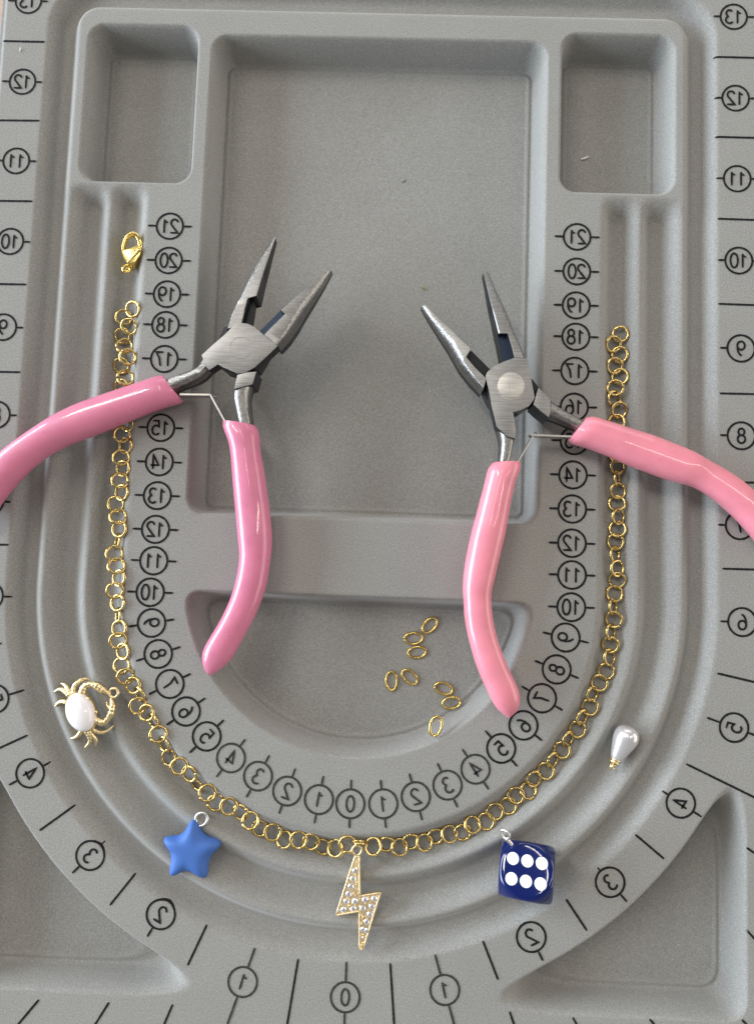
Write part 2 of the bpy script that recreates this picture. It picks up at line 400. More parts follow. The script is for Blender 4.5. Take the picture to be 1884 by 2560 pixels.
for dct in (inL, inR, {0:(875.4,2009.2)}):
    for nmb, q in dct.items():
        c = at(q)[0][:2]
        if nmb >= 10: u = np.array([0.0,1.0]); d = np.array([1.0,0.0])
        else: u = (ctr-c)/np.linalg.norm(ctr-c); d = u
        number(str(nmb), c, u, [(c+d*0.41, c+d*0.66), (c-d*0.41, c-d*0.66)])
ouL={13:(72,3),12:(57.2,204.7),11:(41.5,402.5),10:(26.3,603.8),9:(8.5,818),8:(-8,1037),7:(-24,1253),6:(-26,1490),5:(-12,1747),4:(76.3,1932.9),3:(226.3,2138.4),2:(402.5,2285.8),1:(606.8,2454.5)}
ouR={13:(1832.3,42.4),12:(1837,245.8),11:(1841,447),10:(1845,651.7),9:(1850.5,871.2),8:(1851.4,1089.4),7:(1847,1313.6),6:(1853.5,1555),5:(1833,1818.6),4:(1700,2007.5),3:(1523.8,2205.3),2:(1326.8,2342.2),1:(1111,2474.4)}
tl = {1:(0.55,1.0),0:(0.52,1.0),2:(0.02,0.28),3:(0.08,0.27),4:(0.17,0.26),5:(0.38,0.45)}
for sgn, dct in ((-1, ouL), (1, ouR), (1, {0:(862.7,2492.6)})):
    for nmb, q in dct.items():
        c = at(q)[0][:2]
        if nmb >= 6: u = np.array([0.0,1.0]); d = np.array([-sgn,0.0]); ti, to = 0.20, 0.22
        else: u = (ctr-c)/np.linalg.norm(ctr-c); d = u; ti, to = tl[nmb]
        if nmb <= 1: d = (np.array([0,-1.9])-c); d = d/np.linalg.norm(d)
        number(str(nmb), c, u, [(c+d*0.41, c+d*(0.41+ti)), (c-d*0.41, c-d*(0.41+to))])
Zk = 1652/700
tick = []
tick += crop([(20,243),(265,248),(-60,710),(235,713),(-60,1185),(193,1188)], (0,0), Zk)
tick += crop([(-70,259),(158,263),(-90,777),(123,780)], (0,600), Zk)
tick += crop([(-120,380),(52,382),(-160,970),(12,965),(-130,1640),(165,1505)], (0,1200), Zk)
tick += crop([(235,510),(435,367),(650,950),(795,770),(1108,1305),(1220,1068),(70,1700),(232,1507),(540,1690),(645,1523),(945,1710),(1020,1535)], (0,1860), Zk)
tick += crop([(272,1690),(343,1268),(911,1700),(885,1293),(1588,1577),(1640,1730)], (600,1860), Zk)
tick += crop([(52,1160),(142,1390),(543,915),(665,1100),(950,533),(1120,677),(1250,117),(1720,348),(582,1612),(640,1720),(1035,1622),(1100,1700),(1578,1625),(1640,1690),(1606,611),(1720,690),(1606,1098),(1720,1220)], (1184,1860), Zk)
tick += crop([(1433,1140),(1720,1208),(1463,523),(1720,530)], (1184,1200), Zk) + [(1800,1206),(1905,1206.6)]
tick += crop([(1447,905),(1720,911),(1440,377),(1720,387)], (1184,600), Zk)
tick += crop([(1435,1291),(1700,1300),(1423,808),(1690,815),(1415,336),(1690,343)], (1184,0), Zk)
for a, b in zip(tick[::2], tick[1::2]):
    mark('tick_mark', [([tuple(at(a)[0][:2]), tuple(at(b)[0][:2])], False)])

# ------------------------------------------------------------------ the chain
LINKS = [  # photograph x, y, width to height ratio as seen, direction of the long axis (degrees)
(332.3,773.2,.80,80),(309.7,793.8,.97,0),(323.5,816.3,.95,120),(306.8,839.8,.93,80),(311.7,865.3,.88,0),(319.5,892.7,.97,0),(303.9,914.3,.95,90),(313.7,943.7,.93,0),
(305,968,.9,90),(316,991,.85,90),(304,1013,.9,90),(315,1036,.8,90),(318.9,1060,.62,92),
(305.5,1086.1,.98,0),(314.9,1114.2,.72,85),(302.9,1142.9,.95,0),(308.2,1171,.75,85),(300.2,1201,.95,0),(304.9,1231.1,.73,86),(290.8,1260.5,.96,90),(295.5,1291.2,.93,0),
(298.9,1322.7,.82,85),(294.2,1353.4,.22,80),(286.6,1383.5,.97,0),(291.5,1414.9,.95,0),(298.2,1445,.70,85),(288.2,1476.4,.95,0),(294.9,1507.1,.78,88),(296.2,1539.1,.22,88),(299.1,1571,.80,95),(296,1601.8,.95,0),(307.7,1628.5,.68,100),(305.2,1663.6,.94,90),(314.3,1691.1,.92,0),(333.5,1713.7,.84,110),(349.4,1735.4,.42,120),(345.2,1764.6,.97,0),(366.9,1782.1,.84,110),(383.6,1802.2,.42,118),(396.2,1835.6,.98,0),(410.4,1860.6,.50,115),(422.8,1893.8,.80,115),(448.1,1915.4,.97,0),(473.5,1934.4,.72,125),(492.6,1962.6,.40,137),(518.9,1982.6,.98,0),(539.8,2006.2,.94,0),(571.6,2016.2,.98,0),(601.6,2030.7,.75,140),(626.1,2051.6,.97,90),(649.7,2070.6,.88,150),(682,2080.7,.97,0),(711.7,2098.9,.90,90),(746.2,2099.8,.97,0),(777.1,2104.4,.86,155),(807.1,2117.1,.84,162),(838.9,2120.7,.92,90),(867.9,2110.7,.90,0),(899.5,2106,.16,176),(933.1,2116,.93,90),(965.8,2110.5,.76,2),(997.9,2117.6,.94,90),(1026.4,2104.2,.82,10),(1060.3,2106,.94,90),(1089,2090.8,.80,20),(1122.7,2085.2,.93,90),(1156.3,2080.7,.90,20),(1179.9,2061.6,.92,100),(1214.4,2053.4,.98,0),(1237.1,2028.9,.93,30),(1269.8,2014.4,.97,0),(1288.8,1989,.93,30),(1319.7,1976.3,.95,90),(1334.2,1947.2,.75,50),(1363,1927.6,.98,0),(1380.9,1899.7,.52,58),(1403.5,1875.4,.98,0),(1419.3,1846.2,.50,58),(1441.9,1823.7,.98,0),(1454.4,1792.8,.52,62),(1473.3,1767.7,.98,0),(1479.5,1734.3,.57,66),(1497,1707.6,.98,0),(1513.7,1678.4,.98,0),(1522.2,1642.6,.62,86),(1524.2,1611.9,.96,0),(1525.5,1579.8,.50,88),(1532.9,1549.1,.98,0),(1530.8,1517,.42,90),(1534.9,1484.3,.96,90),(1540.9,1450.9,.95,0),(1541.5,1420.8,.74,90),(1535.5,1385.4,.50,90),(1537.5,1354.5,.98,90),(1542.2,1322.4,.97,0),(1544.2,1291,.68,88),(1540.9,1258.3,.95,0),(1543.5,1226.9,.90,90),(1541.3,1196.2,.27,90),(1542.9,1165.5,.82,90),(1541,1137,.92,0),(1538,1109,.85,90),(1547,1082,.92,0),(1539.5,1054.5,.93,0),(1546.9,1025.1,.92,70),(1534.2,997.1,.75,95),(1536.9,969.7,.98,0),(1548.2,941.6,.97,0),(1535.5,914.9,.95,90),(1547.5,886.9,.98,0),(1532.2,860.1,.90,90),(1548.9,836.1,.97,0)]
lr, lw = 0.222, 0.0425
link_me = []
for s in range(5):
    V, F = torus(lr, lw, 34, 9, gap=0.09 if s != 2 else 0.16, lump=0.018, seed=s)
    m_ = mesh('chain_link', V, F); m_.materials.append(M['gold']); link_me.append(m_)
p0 = at(LINKS[57][:2])[0]; neck = empty('necklace_chain', (p0[0], p0[1], -0.4))
tag(neck, 'open gold necklace chain of round links laid along the inner U groove', 'necklace')
cxy = at([q[:2] for q in LINKS], -0.3)
for k, (px, py, asp, ang) in enumerate(LINKS):
    tilt = math.acos(min(asp, 0.985)); a = math.radians(ang + 2); sg = 1 if k % 2 else -1
    # the seen ratio is against the line of sight, so tilt the ring's normal away from it, whichever way lies flatter
    vw = Vector(CPOS - cxy[k]).normalized(); e1 = Vector((math.cos(a), math.sin(a), 0)); e1 = (e1 - vw*e1.dot(vw)).normalized()
    nn_ = max((Matrix.Rotation(q*tilt, 3, e1) @ vw for q in (-1, 1)), key=lambda q: q.z)
    Rt = Matrix((e1, nn_.cross(e1), nn_)).transposed().to_4x4()
    rim = np.array([Rt @ Vector((lr*math.cos(t), lr*math.sin(t), 0)) for t in np.linspace(0, 6.283, 17)])
    z = float(hz(cxy[k,0], cxy[k,1])) + lw
    for _ in range(3):                        # lower the link until its rim just rests on the flock
        p = at((px, py), z)[0]; z = float(np.max(hz(p[0]+rim[:,0], p[1]+rim[:,1]) - rim[:,2])) + lw*0.75
    z += 0.022 * (k % 2)
    p = at((px, py), z)[0]
    Mx = Rt @ Matrix.Rotation(random.uniform(0, 6.28), 4, 'Z')
    o = bpy.data.objects.new('chain_link', link_me[k % 5]); COL.objects.link(o); o.parent = neck
    o.matrix_local = Matrix.Translation(Vector(p) - Vector(neck.location)) @ Mx

# ------------------------------------------------------------------ loose oval jump rings in the half-moon tray
RG = [((950,285),46,'tilted gold oval jump ring at the upper end of the loose group, touching none'),
      ((680,500),3,'gold oval jump ring lying level, touching another ring just below it'),
      ((740,730),8,'gold oval jump ring lying level, touching the ring just above it'),
      ((320,1205),92,'upright gold oval jump ring farthest from the coral pink grip'),
      ((620,1140),-43,'slanted gold oval jump ring close beside the upright ring, touching none'),
      ((1180,1330),-17,'gold oval jump ring sloping down to the ring touching it below, near the coral grip'),
      ((1310,1565),8,'gold oval jump ring touching the sloping ring above it, closest to coral grip tip'),
      ((1050,1950),76,'upright gold oval jump ring on its own, nearest the rounded tray wall')]
rme = []
for s in range(2):
    V, F = torus(0.270, 0.041, 40, 10, gap=0.07, lump=0.012, ell=0.60, seed=20+s)
    V = [(-a, b, c) if s else (a, b, c) for a, b, c in V]; F = [f[::-1] for f in F] if s else F
    m_ = mesh('jump_ring', V, F); m_.materials.append(M['gold_smooth']); rme.append(m_)
for k, (q, a, lab) in enumerate(RG):
    p = at(crop([q], (930,1520), 6.604), -D_TRAY+0.036)[0]
    o = bpy.data.objects.new('jump_ring', rme[k % 2]); COL.objects.link(o)
    zz = max(float(hz(p[0]+.27*math.cos(t), p[1]+.27*math.sin(t))) for t in np.linspace(0, 6.28, 13)); p = at(crop([q], (930,1520), 6.604), max(zz, -D_TRAY)+.036)[0]
    o.location = p; o.rotation_euler = (0, 0, math.radians(a+2)); tag(o, lab, 'jump ring', 'loose oval jump rings')

# ------------------------------------------------------------------ pliers
ZT, ZB, ZM = 0.98, 0.06, 0.52
def plate(g, poly, z0, z1, bev=0.03, top=0, side=1):
    pts = [tuple(p) for p in poly]
    A = sum(a[0]*b[1]-b[0]*a[1] for a, b in zip(pts, pts[1:]+pts[:1]))
    if A < 0: pts = pts[::-1]
    bm = bmesh.new(); vs = [bm.verts.new((x, y, z0)) for x, y in pts]; f = bm.faces.new(vs)
    r = bmesh.ops.extrude_face_region(bm, geom=[f]); tv = [e for e in r['geom'] if isinstance(e, bmesh.types.BMVert)]
    for v in tv: v.co.z = z1
    bm.normal_update(); bmesh.ops.recalc_face_normals(bm, faces=bm.faces)
    if bev:
        ts = set(tv); ed = [e for e in bm.edges if e.verts[0] in ts and e.verts[1] in ts]
        bmesh.ops.bevel(bm, geom=ed, offset=bev, segments=2, profile=0.6, affect='EDGES', clamp_overlap=True)
    bm.normal_update(); bm.verts.index_update()
    V = [tuple(v.co) for v in bm.verts]
    for fc in bm.faces:
        nz = fc.normal.z
        g.add([], [], 0)
    k = len(g.v); g.v += V
    for fc in bm.faces: g.f.append(tuple(v.index + k for v in fc.verts)); g.mi.append(top if fc.normal.z > 0.45 else side)
    bm.free()
def loft(g, secs, m_flat=0, m_round=2, m_side=1, drop=0.60):
    """jaw from explicit sections (inner edge, outer edge, top, bottom, width of the rounded flank)"""
    S_ = []
    for (a, b) in zip(secs[:-1], secs[1:]):
        k = 1 if np.linalg.norm(a[1]-b[1]) < 0.02 else 6
        for t in np.linspace(0, 1, k, endpoint=False): S_.append(tuple(p*(1-t)+q*t for p, q in zip(a, b)))
    S_.append(secs[-1]); n = len(S_); ring = []
    for a, b, t, bo, rw in S_:
        W_ = np.linalg.norm(b-a); f = 1-min(rw/W_, 0.86); h = t-bo
        r = [(*a, bo), (*a, t-0.03), (*(a+(b-a)*min(.05, .03/W_)), t), (*(a+(b-a)*f), t)]
        for k in range(1, 6):
            w = k/5*math.pi/2; r.append((*(a+(b-a)*(f+(1-f)*math.sin(w))), t - h*drop*(1-math.cos(w))))
        r.append((*(b+(a-b)*0.02), bo)); ring.append(r)
    m = len(ring[0]); V = [p for r in ring for p in r]; F = []; mi = []
    for i in range(n-1):
        for j in range(m):
            F.append((i*m+j, i*m+(j+1)%m, (i+1)*m+(j+1)%m, (i+1)*m+j))
            mi.append(m_side if j in (0, 8, 9) else m_flat if j in (1, 2) else m_round)
    F += [tuple(range(m))[::-1], tuple((n-1)*m+j for j in range(m))]; mi += [1, m_round]
    k = len(g.v); g.v += V; g.f += [tuple(i+k for i in q) for q in F]; g.mi += mi
def jaw_secs(T, i1, o1, i2, o2):
    z = ZT-.006; L = []
    a, b = T(i1), T(o1); n = len(a)
    for k in range(n): L.append((a[k], b[k], z-.004*k, ZB+.02, .10+.10*k/(n-1)))
    z1 = L[-1][2]
    c, d = T(i2, ZT-.06), T(o2, ZT-.06); n = len(c); ln = np.r_[0, np.cumsum(np.linalg.norm(np.diff(d, axis=0), axis=1))]; ln /= ln[-1]
    L.append((c[0], b[-1], z1, ZB+.02, .21))
    for k in range(1, n): L.append((c[k], d[k], z1-(z1-.72)*ln[k]**1.3, ZB+.02+(.36-ZB)*ln[k]**1.2, .21+.05*math.sin(3.14*ln[k])-.08*ln[k]))
    return L
def shank(g, L, R, zt, zb, n=12, mi=2):
    """rounded neck between the joint and the grip"""
    L = spline(L, n); R = spline(R, n); V = []; F = []; m = 14
    for i in range(n):
        w_ = i/(n-1); c = (L[i]+R[i])/2; h = (R[i]-L[i])/2*(1-.12*w_); zc = (zt+zb)/2; hz_ = (zt-zb)/2*(1-.32*w_**1.2)
        for j in range(m):
            t = 2*math.pi*j/m; cx = math.copysign(abs(math.cos(t))**0.7, math.cos(t)); sy = math.copysign(abs(math.sin(t))**0.6, math.sin(t))
            V.append((*(c+h*cx), zc+hz_*sy))
    for i in range(n-1):
        for j in range(m): F.append((i*m+j, i*m+(j+1)%m, (i+1)*m+(j+1)%m, (i+1)*m+j))
    F += [tuple(range(m))[::-1], tuple((n-1)*m+j for j in range(m))]
    k = len(g.v); g.v += V; g.f += [tuple(i+k for i in q) for q in F]
    for q in F:
        zs = sum(V[i][2] for i in q)/len(q); g.mi.append(mi if zs > (zt+zb)/2+0.06 else 1)
def grip(e1, e2, n=44):
    A = resample(spline(e1, 120), n); B = resample(spline(e2, 120), n); m = 22; V = []; F = []
    K = np.array([1,2,3,4,5,6,5,4,3,2,1])/36
    C_ = (A+B)/2; H_ = (B-A)/2
    Cs = np.stack([np.convolve(np.pad(C_[:,k], 5, 'reflect', reflect_type='odd'), K, 'valid') for k in (0,1)], 1)
    A, B = Cs-H_, Cs+H_
    s = np.linspace(0, 1, n)
    fat = np.interp(s, [0, .02, .06, .9, 0.96, 1], [.80, .92, 1, 1, .80, .30])
    for i in range(n):
        c = (A[i]+B[i])/2; h = (B[i]-A[i])/2
        w = np.linalg.norm(h); rz = min(0.47, max(0.36, w*0.96))*fat[i]
        if i == 0: h = h*0.93
        for j in range(m):
            t = 2*math.pi*j/m; cx = math.copysign(abs(math.cos(t))**0.88, math.cos(t)); sy = math.copysign(abs(math.sin(t))**0.88, math.sin(t))
            V.append((*(c+h*cx), 0.52+rz*sy))
    for i in range(n-1):
        for j in range(m): F.append((i*m+j, i*m+(j+1)%m, (i+1)*m+(j+1)%m, (i+1)*m+j))
    F += [tuple(range(m))[::-1], tuple((n-1)*m+j for j in range(m))]
    return V, F
def fixn(me):
    bm = bmesh.new(); bm.from_mesh(me); bmesh.ops.recalc_face_normals(bm, faces=bm.faces); bm.to_mesh(me); bm.free(); return me
def strip(g, a, b, z0, z1, th=0.05):
    a = np.array(a[:2]); b = np.array(b[:2]); d = (b-a)/np.linalg.norm(b-a); n = np.array([-d[1], d[0]])*th/2
    q = [a+n, a-n, b-n, b+n]; V = [(*p, z) for z in (z0, z1) for p in q]
    g.add(V, [(3,2,1,0),(4,5,6,7),(0,1,5,4),(1,2,6,5),(2,3,7,6),(3,0,4,7)])
def pliers(label, o, s, P, grips, pink):
    T = lambda pts, z=ZT: at(crop(pts, o, s), z)[:, :2]
    c = T(P['pivot'])[0]; root = empty('pliers', (c[0], c[1], 0)); tag(root, label, 'pliers', 'pink-handled pliers')
    mats = [M['steel'], M['black'], M['cast'], M['blued']]
    g = G()
    plate(g, T(P['body']), ZM, ZT, 0.035)
    loft(g, jaw_secs(T, P['j1i'], P['j1o'], P['j2i'], P['j2o']))
    plate(g, T(P['rec_u'], .72), ZB+.1, 0.72, 0.0, 3, 1)
    shank(g, T(P['n1l'], .75), T(P['n1r'], .75), ZT-.05, ZB+.02)
    child('jaw', fixn(g.mesh('jaw', mats)), root, None)
    g = G()
    plate(g, T(P['disc'], ZM), ZB, ZM-.004, 0.0, 1, 1)
    if 'flat' in P: plate(g, T(P['flat']), ZB, ZT-.004, 0.03)
    loft(g, jaw_secs(T, P['k1i'], P['k1o'], P['k2i'], P['k2o']))
    plate(g, T(P['rec_l'], .66), ZB+.1, 0.66, 0.0, 1, 1)
    shank(g, T(P['n2l'], .75), T(P['n2r'], .75), ZT-.05, ZB+.02)
    child('jaw', fixn(g.mesh('jaw', mats)), root, None)
    for e1, e2 in grips:
        V, F = grip(at(e1, .52)[:, :2], at(e2, .52)[:, :2])
        child('grip', fixn(mesh('grip', V, F, True, 60)), root, pink)
    for a, b in P['spring']:
        g = G(); pa, pb = T([a, b], .7); strip(g, pa, pb, 0.40, 0.72)
        child('leaf_spring', g.mesh('leaf_spring', [M['spring']]), root, None)
    a, b = T(P['pin'], .6); V, F = tube([(*a, .62), (*((a+b)/2), .63), (*b, .62)], 0.035, None, 8)
    child('spring_pin', mesh('spring_pin', V, F), root, M['cast'])
    if 'rivet' in P:
        q, r = P['rivet']; cc = T([q])[0]; r = r/s/91
        V, F = disc_lathe([(r*1.07, ZT-.02), (r*1.07, ZT+.001), (r*1.01, ZT+.001), (r*1.0, ZT-.012), (r*.99, ZT+.016), (r*.95, ZT+.022)], 40)
        me = mesh('pivot_rivet', V, F, True, 30); me.transform(Matrix.Translation((cc[0], cc[1], 0))); child('pivot_rivet', me, root, M['rivet'])
    else:
        q, r = P['ring']; cc = T([q])[0]; r = r/s/91
        V, F = torus(r, 0.006, 48, 6); me = mesh('pivot_ring', V, F); me.transform(Matrix.Translation((cc[0], cc[1], ZT+.001))); child('pivot_ring', me, root, M['steel'])
    return root
PA = dict(pivot=[(730,1110)],
 body=[(930,990),(1060,1092),(960,1190),(850,1290),(755,1343),(690,1343),(620,1312),(560,1286),(520,1263),(440,1315),(378,1240),(386,1215),(372,1175),(480,1075),(590,980),(665,900),(700,888),(740,885),(790,892),(840,915),(880,945)],
 j1i=[(930,990),(1020,898),(1118,803)], j1o=[(1060,1092),(1140,1005),(1215,895)],
 j2i=[(1083,772),(1170,690),(1270,592),(1400,478),(1508,374)], j2o=[(1222,882),(1292,778),(1370,660),(1455,530),(1538,386)],
 rec_u=[(900,958),(1085,772),(1130,815),(940,1000)],
 n1l=[(385,1212),(330,1278),(240,1315),(100,1362),(0,1400)], n1r=[(450,1312),(375,1385),(290,1430),(160,1484),(60,1540)],
 disc=[(578,925),(650,905),(728,880),(800,890),(900,960),(985,1130),(960,1200),(890,1320),(690,1362),(600,1330),(520,1262),(450,1180)],
 flat=[(693,1352),(780,1330),(866,1322),(832,1440),(745,1462),(662,1482)],
 k1i=[(728,905),(762,760),(795,642)], k1o=[(582,945),(612,820),(660,705)],
 k2i=[(866,648),(905,500),(945,370),(985,230),(1026,98)], k2o=[(664,695),(760,482),(840,322),(930,178),(996,88)],
 rec_l=[(720,900),(790,635),(846,655),(806,900)],
 n2l=[(664,1470),(655,1570),(675,1680),(692,1790),(700,1850)], n2r=[(834,1432),(806,1540),(812,1660),(838,1820),(850,1880)],
 spring=[((180,1530),(452,1533)),((450,1530),(590,1785))], pin=[(468,1545),(510,1556)], ring=((725,1112),102))
gA1 = ([(960,795),(930,800),(800,850),(640,905),(480,960),(330,1030),(200,1110),(100,1180),(0,1260),(-90,1350),(-170,1440),(-235,1530)],
       [(1085,958),(1060,966),(960,990),(820,1045),(600,1135),(420,1203),(310,1255),(210,1325),(110,1420),(30,1515),(-40,1610),(-90,1690)])
gA1 = tuple(crop(e, (0,600), Zk) for e in gA1)
gA1 = tuple([e[0]] + e[2:] for e in gA1)
gA2 = ([(247,80),(262,150),(305,235),(322,320),(328,450),(345,650),(365,850),(383,1040),(400,1160),(398,1230),(382,1330),(340,1500),(250,1700),(150,1860),(85,1965),(72,2030),(90,2115),(130,2168)],
       [(543,122),(555,190),(565,260),(578,350),(590,450),(620,650),(645,830),(660,1000),(662,1080),(660,1150),(645,1300),(600,1500),(520,1700),(420,1880),(350,1990),(280,2080),(220,2135),(168,2172)])
gA2 = tuple(crop(e, (480,1030), 3.3015) for e in gA2)
pliers('rose-pink handled pliers with plain ground joint, lying over the chain below the lobster clasp', (400,560), 3.591, PA, [gA1, gA2], M['pink_a'])
PB = dict(pivot=[(883,1165)],
 body=[(917,910),(1033,922),(1052,1020),(1072,1120),(1100,1262),(1088,1295),(1050,1350),(980,1385),(905,1402),(918,1460),(932,1570),(922,1640),(850,1622),(755,1535),(735,1450),(710,1350),(690,1230),(662,1110),(656,1080),(668,1045),(695,1018),(740,982),(810,950)],
 j1i=[(917,910),(888,800),(856,688)], j1o=[(1033,922),(1002,810),(955,695)],
 j2i=[(774,698),(738,540),(702,400),(672,250),(644,125)], j2o=[(952,690),(882,510),(820,375),(755,230),(703,108)],
 rec_u=[(760,700),(862,684),(922,912),(806,955)],
 n1l=[(752,1525),(785,1650),(782,1750),(770,1860),(762,1900)], n1r=[(926,1615),(905,1740),(885,1850),(872,1900),(868,1940)],
 disc=[(640,1090),(632,1210),(690,1330),(760,1400),(920,1440),(1060,1345),(1150,1200),(1080,1110),(900,1000),(690,1015)],
 flat=[(1130,1177),(1190,1235),(1242,1295),(1240,1400),(1226,1452),(1150,1392),(1085,1332)],
 k1i=[(665,1095),(560,990),(477,893)], k1o=[(634,1207),(545,1115),(440,985)],
 k2i=[(530,826),(430,738),(360,655),(260,560),(118,412)], k2o=[(402,918),(330,802),(245,680),(160,556),(82,428)],
 rec_l=[(470,888),(530,850),(695,1015),(668,1098)],
 n2l=[(1238,1290),(1320,1350),(1420,1405),(1560,1475),(1600,1500)], n2r=[(1220,1448),(1300,1480),(1390,1520),(1490,1565),(1530,1590)],
 spring=[((1058,1606),(1430,1622)),((1082,1622),(940,1860))], pin=[(1066,1625),(1106,1590)], rivet=((883,1165),118))
gB1 = ([(285,92),(262,130),(245,190),(225,260),(180,450),(125,660),(75,880),(52,1060),(46,1160),(50,1250),(65,1400),(100,1560),(155,1750),(225,1920),(295,2055),(345,2128),(390,2172),(425,2195)],
       [(535,85),(522,160),(494,220),(478,270),(445,450),(412,640),(372,800),(335,960),(306,1068),(280,1150),(282,1240),(294,1360),(332,1530),(388,1690),(450,1830),(505,1935),(532,2030),(515,2120)])
gB1 = tuple(crop(e, (1140,1130), 3.3015) for e in gB1)
gB2 = ([(222,72),(290,78),(430,120),(600,180),(800,240),(1000,320),(1200,410),(1380,510),(1500,590),(1620,685),(1720,790),(1810,905),(1880,1020)],
       [(60,283),(130,316),(230,340),(400,408),(560,480),(750,552),(900,610),(1010,640),(1120,660),(1200,700),(1300,768),(1400,850),(1500,940),(1600,1050),(1690,1165),(1760,1270)])
gB2 = tuple(crop(e, (1400,1020), 3.4132) for e in gB2)
pliers('coral-pink handled pliers with a round rivet head at the joint, crossing the plain chain end', (1030,640), 3.591, PB, [gB1, gB2], M['pink_b'])

# ------------------------------------------------------------------ lightning bolt pendant
o_, s_ = (850,2000), 5.612
zb = -0.10
def TB(pts, z): return at(crop(pts, o_, s_), z)
c = TB([(240,1300)], 0)[0]; bolt = empty('lightning_pendant', (c[0], c[1], zb))
tag(bolt, 'gold lightning bolt pendant set with clear stones, hanging from the chain middle', 'pendant')
g = G(); plate(g, TB([(207,797),(268,793),(277,1348),(566,1300),(322,2092),(272,2096),(270,1562),(-58,1618)], .06)[:, :2], zb, 0.06, 0.028, 0, 0)
child('bolt_plate', g.mesh('bolt_plate', [M['gold_bolt']], 30), bolt, None)
ol = TB([(207,797),(268,793),(277,1348),(566,1300),(322,2092),(272,2096),(270,1562),(-58,1618)], .06)[:, :2]
ci = ol.mean(0); pth = []
for p_, q_ in zip(ol, np.roll(ol, -1, 0)): pth += [p_+(q_-p_)*t for t in np.linspace(0, 1, 10, endpoint=False)]
V, F = tube([(*p_, .055) for p_ in pth], 0.026, None, 8, closed=True); child('raised_rim', mesh('raised_rim', V, F), bolt, M['gold_bolt'])
cc = TB([(236,706)], .03)[0]
V, F = torus(0.128, 0.036, 32, 10); me = mesh('hanging_loop', V, F); me.transform(Matrix.Translation(cc)); child('hanging_loop', me, bolt, M['gold_pale'])
V, F = torus(0.150, 0.045, 32, 10); me = mesh('bail', V, F)
cc = TB([(270,600)], .0)[0]; me.transform(Matrix.Translation(cc) @ Matrix.Rotation(math.radians(3), 4, 'Z') @ Matrix.Rotation(math.radians(82), 4, 'X')); child('bail', me, bolt, M['gold'])
ST = [(213,995),(180,1110),(150,1215),(117,1325),(85,1428),(50,1545),(208,1425),(183,1528),(350,1400),(478,1388),(445,1497),(315,1522),(416,1608),(371,1713),(315,1820),(366,1838),(-5,1560),(310,1940)]
V, F = disc_lathe([(0.090,-.02),(0.090,0.004),(0.066,0.022),(0.046,0.027)], 8); sme = mesh('rhinestone', V, F, False); sme.materials.append(M['stone'])
for k, q in enumerate(ST):
    p = TB([q], .07)[0]; o = bpy.data.objects.new('rhinestone', sme); COL.objects.link(o); o.parent = bolt
    sc = 0.55 if k > 15 else (0.85 if k in (14, 15) else 1.0)
    o.matrix_local = Matrix.Translation(Vector((p[0], p[1], .062)) - Vector(bolt.location)) @ Matrix.Rotation(k*0.7, 4, 'Z') @ Matrix.Diagonal((sc*.92, sc*.92, 1, 1))
# tiny gold grains between the stones
g = G(); gm = random.Random(3)
poly = TB([(207,830),(268,800),(277,1348),(556,1305),(322,2070),(272,2080),(270,1562),(-40,1610)], .06)[:, :2]
def inside(x, y, P):
    r = False
    for (x1, y1), (x2, y2) in zip(P, np.roll(P, -1, 0)):
        if (y1 > y) != (y2 > y) and x < (x2-x1)*(y-y1)/(y2-y1)+x1: r = not r
    return r
lo, hi = poly.min(0), poly.max(0); stp = [TB([q], .07)[0][:2] for q in ST]
V0, F0 = disc_lathe([(0.020,-.01),(0.016,.008),(0.006,.018)], 6)
for _ in range(420):
    x, y = gm.uniform(lo[0], hi[0]), gm.uniform(lo[1], hi[1])
    if inside(x, y, poly) and all(math.hypot(x-a[0], y-a[1]) > 0.085 for a in stp): g.add([(a+x, b+y, c2+.066) for a, b, c2 in V0], F0)
me = g.mesh('gold_grain', [M['gold_bolt']], 30); o = child('gold_grain', me, bolt, None); o['kind'] = 'stuff'

# ------------------------------------------------------------------ star charm
o_, s_ = (380,2000), 8.26
pts = at(crop([(838,415),(1015,775),(1425,930),(1142,1228),(1085,1690),(690,1465),(325,1640),(390,1150),(175,840),(588,790)], o_, s_), 0.12)[:, :2]
cst = at(crop([(755,1085)], o_, s_), 0.2)[0]
P = []
for i_, q in enumerate(pts):
    if i_ % 2: P.append(q)
    else:
        d = q-cst[:2]; d /= np.linalg.norm(d); w = np.array([-d[1], d[0]])
        P += [q-d*0.05-w*0.085*(1), q-d*0.05+w*0.085] if np.cross(d, pts[(i_+1) % 10]-q) > 0 else [q-d*0.05+w*0.085, q-d*0.05-w*0.085]
P = np.array(P)
for it in range(4):
    a = 0.25
    Q = np.roll(P, -1, 0); P = np.stack([P*(1-a)+Q*a, P*a+Q*(1-a)], 1).reshape(-1, 2)
zs = float(hz(cst[0], cst[1])) + 0.40
star = empty('star_charm', (cst[0], cst[1], zs-0.3)); tag(star, 'matte blue puffy star charm with a twisted silver eye loop', 'charm')
cc = cst[:2]; N = len(P); V = []; F = []
lev = list(np.sin(np.linspace(-1, 1, 25)*math.pi/2))
rows = []
for t in np.sin(np.linspace(0.03, 1.0, 18)*math.pi/2): rows.append((t, 0.33*(1-t**4.4)**0.6))
for t in np.linspace(0.97, 0.05, 8): rows.append((t, -0.24*(1-t**2.6)**0.55))
for t, z in rows:
    for q in P: V.append((*(cc+(q-cc)*t), zs+z))
R = len(rows)
for i_ in range(R-1):
    for j in range(N): F.append((i_*N+j, (i_+1)*N+j, (i_+1)*N+(j+1)%N, i_*N+(j+1)%N))
F += [tuple(range(N)), tuple((R-1)*N+j for j in range(N))[::-1]]
child('star_body', fixn(mesh('star_body', V, F)), star, M['star'])
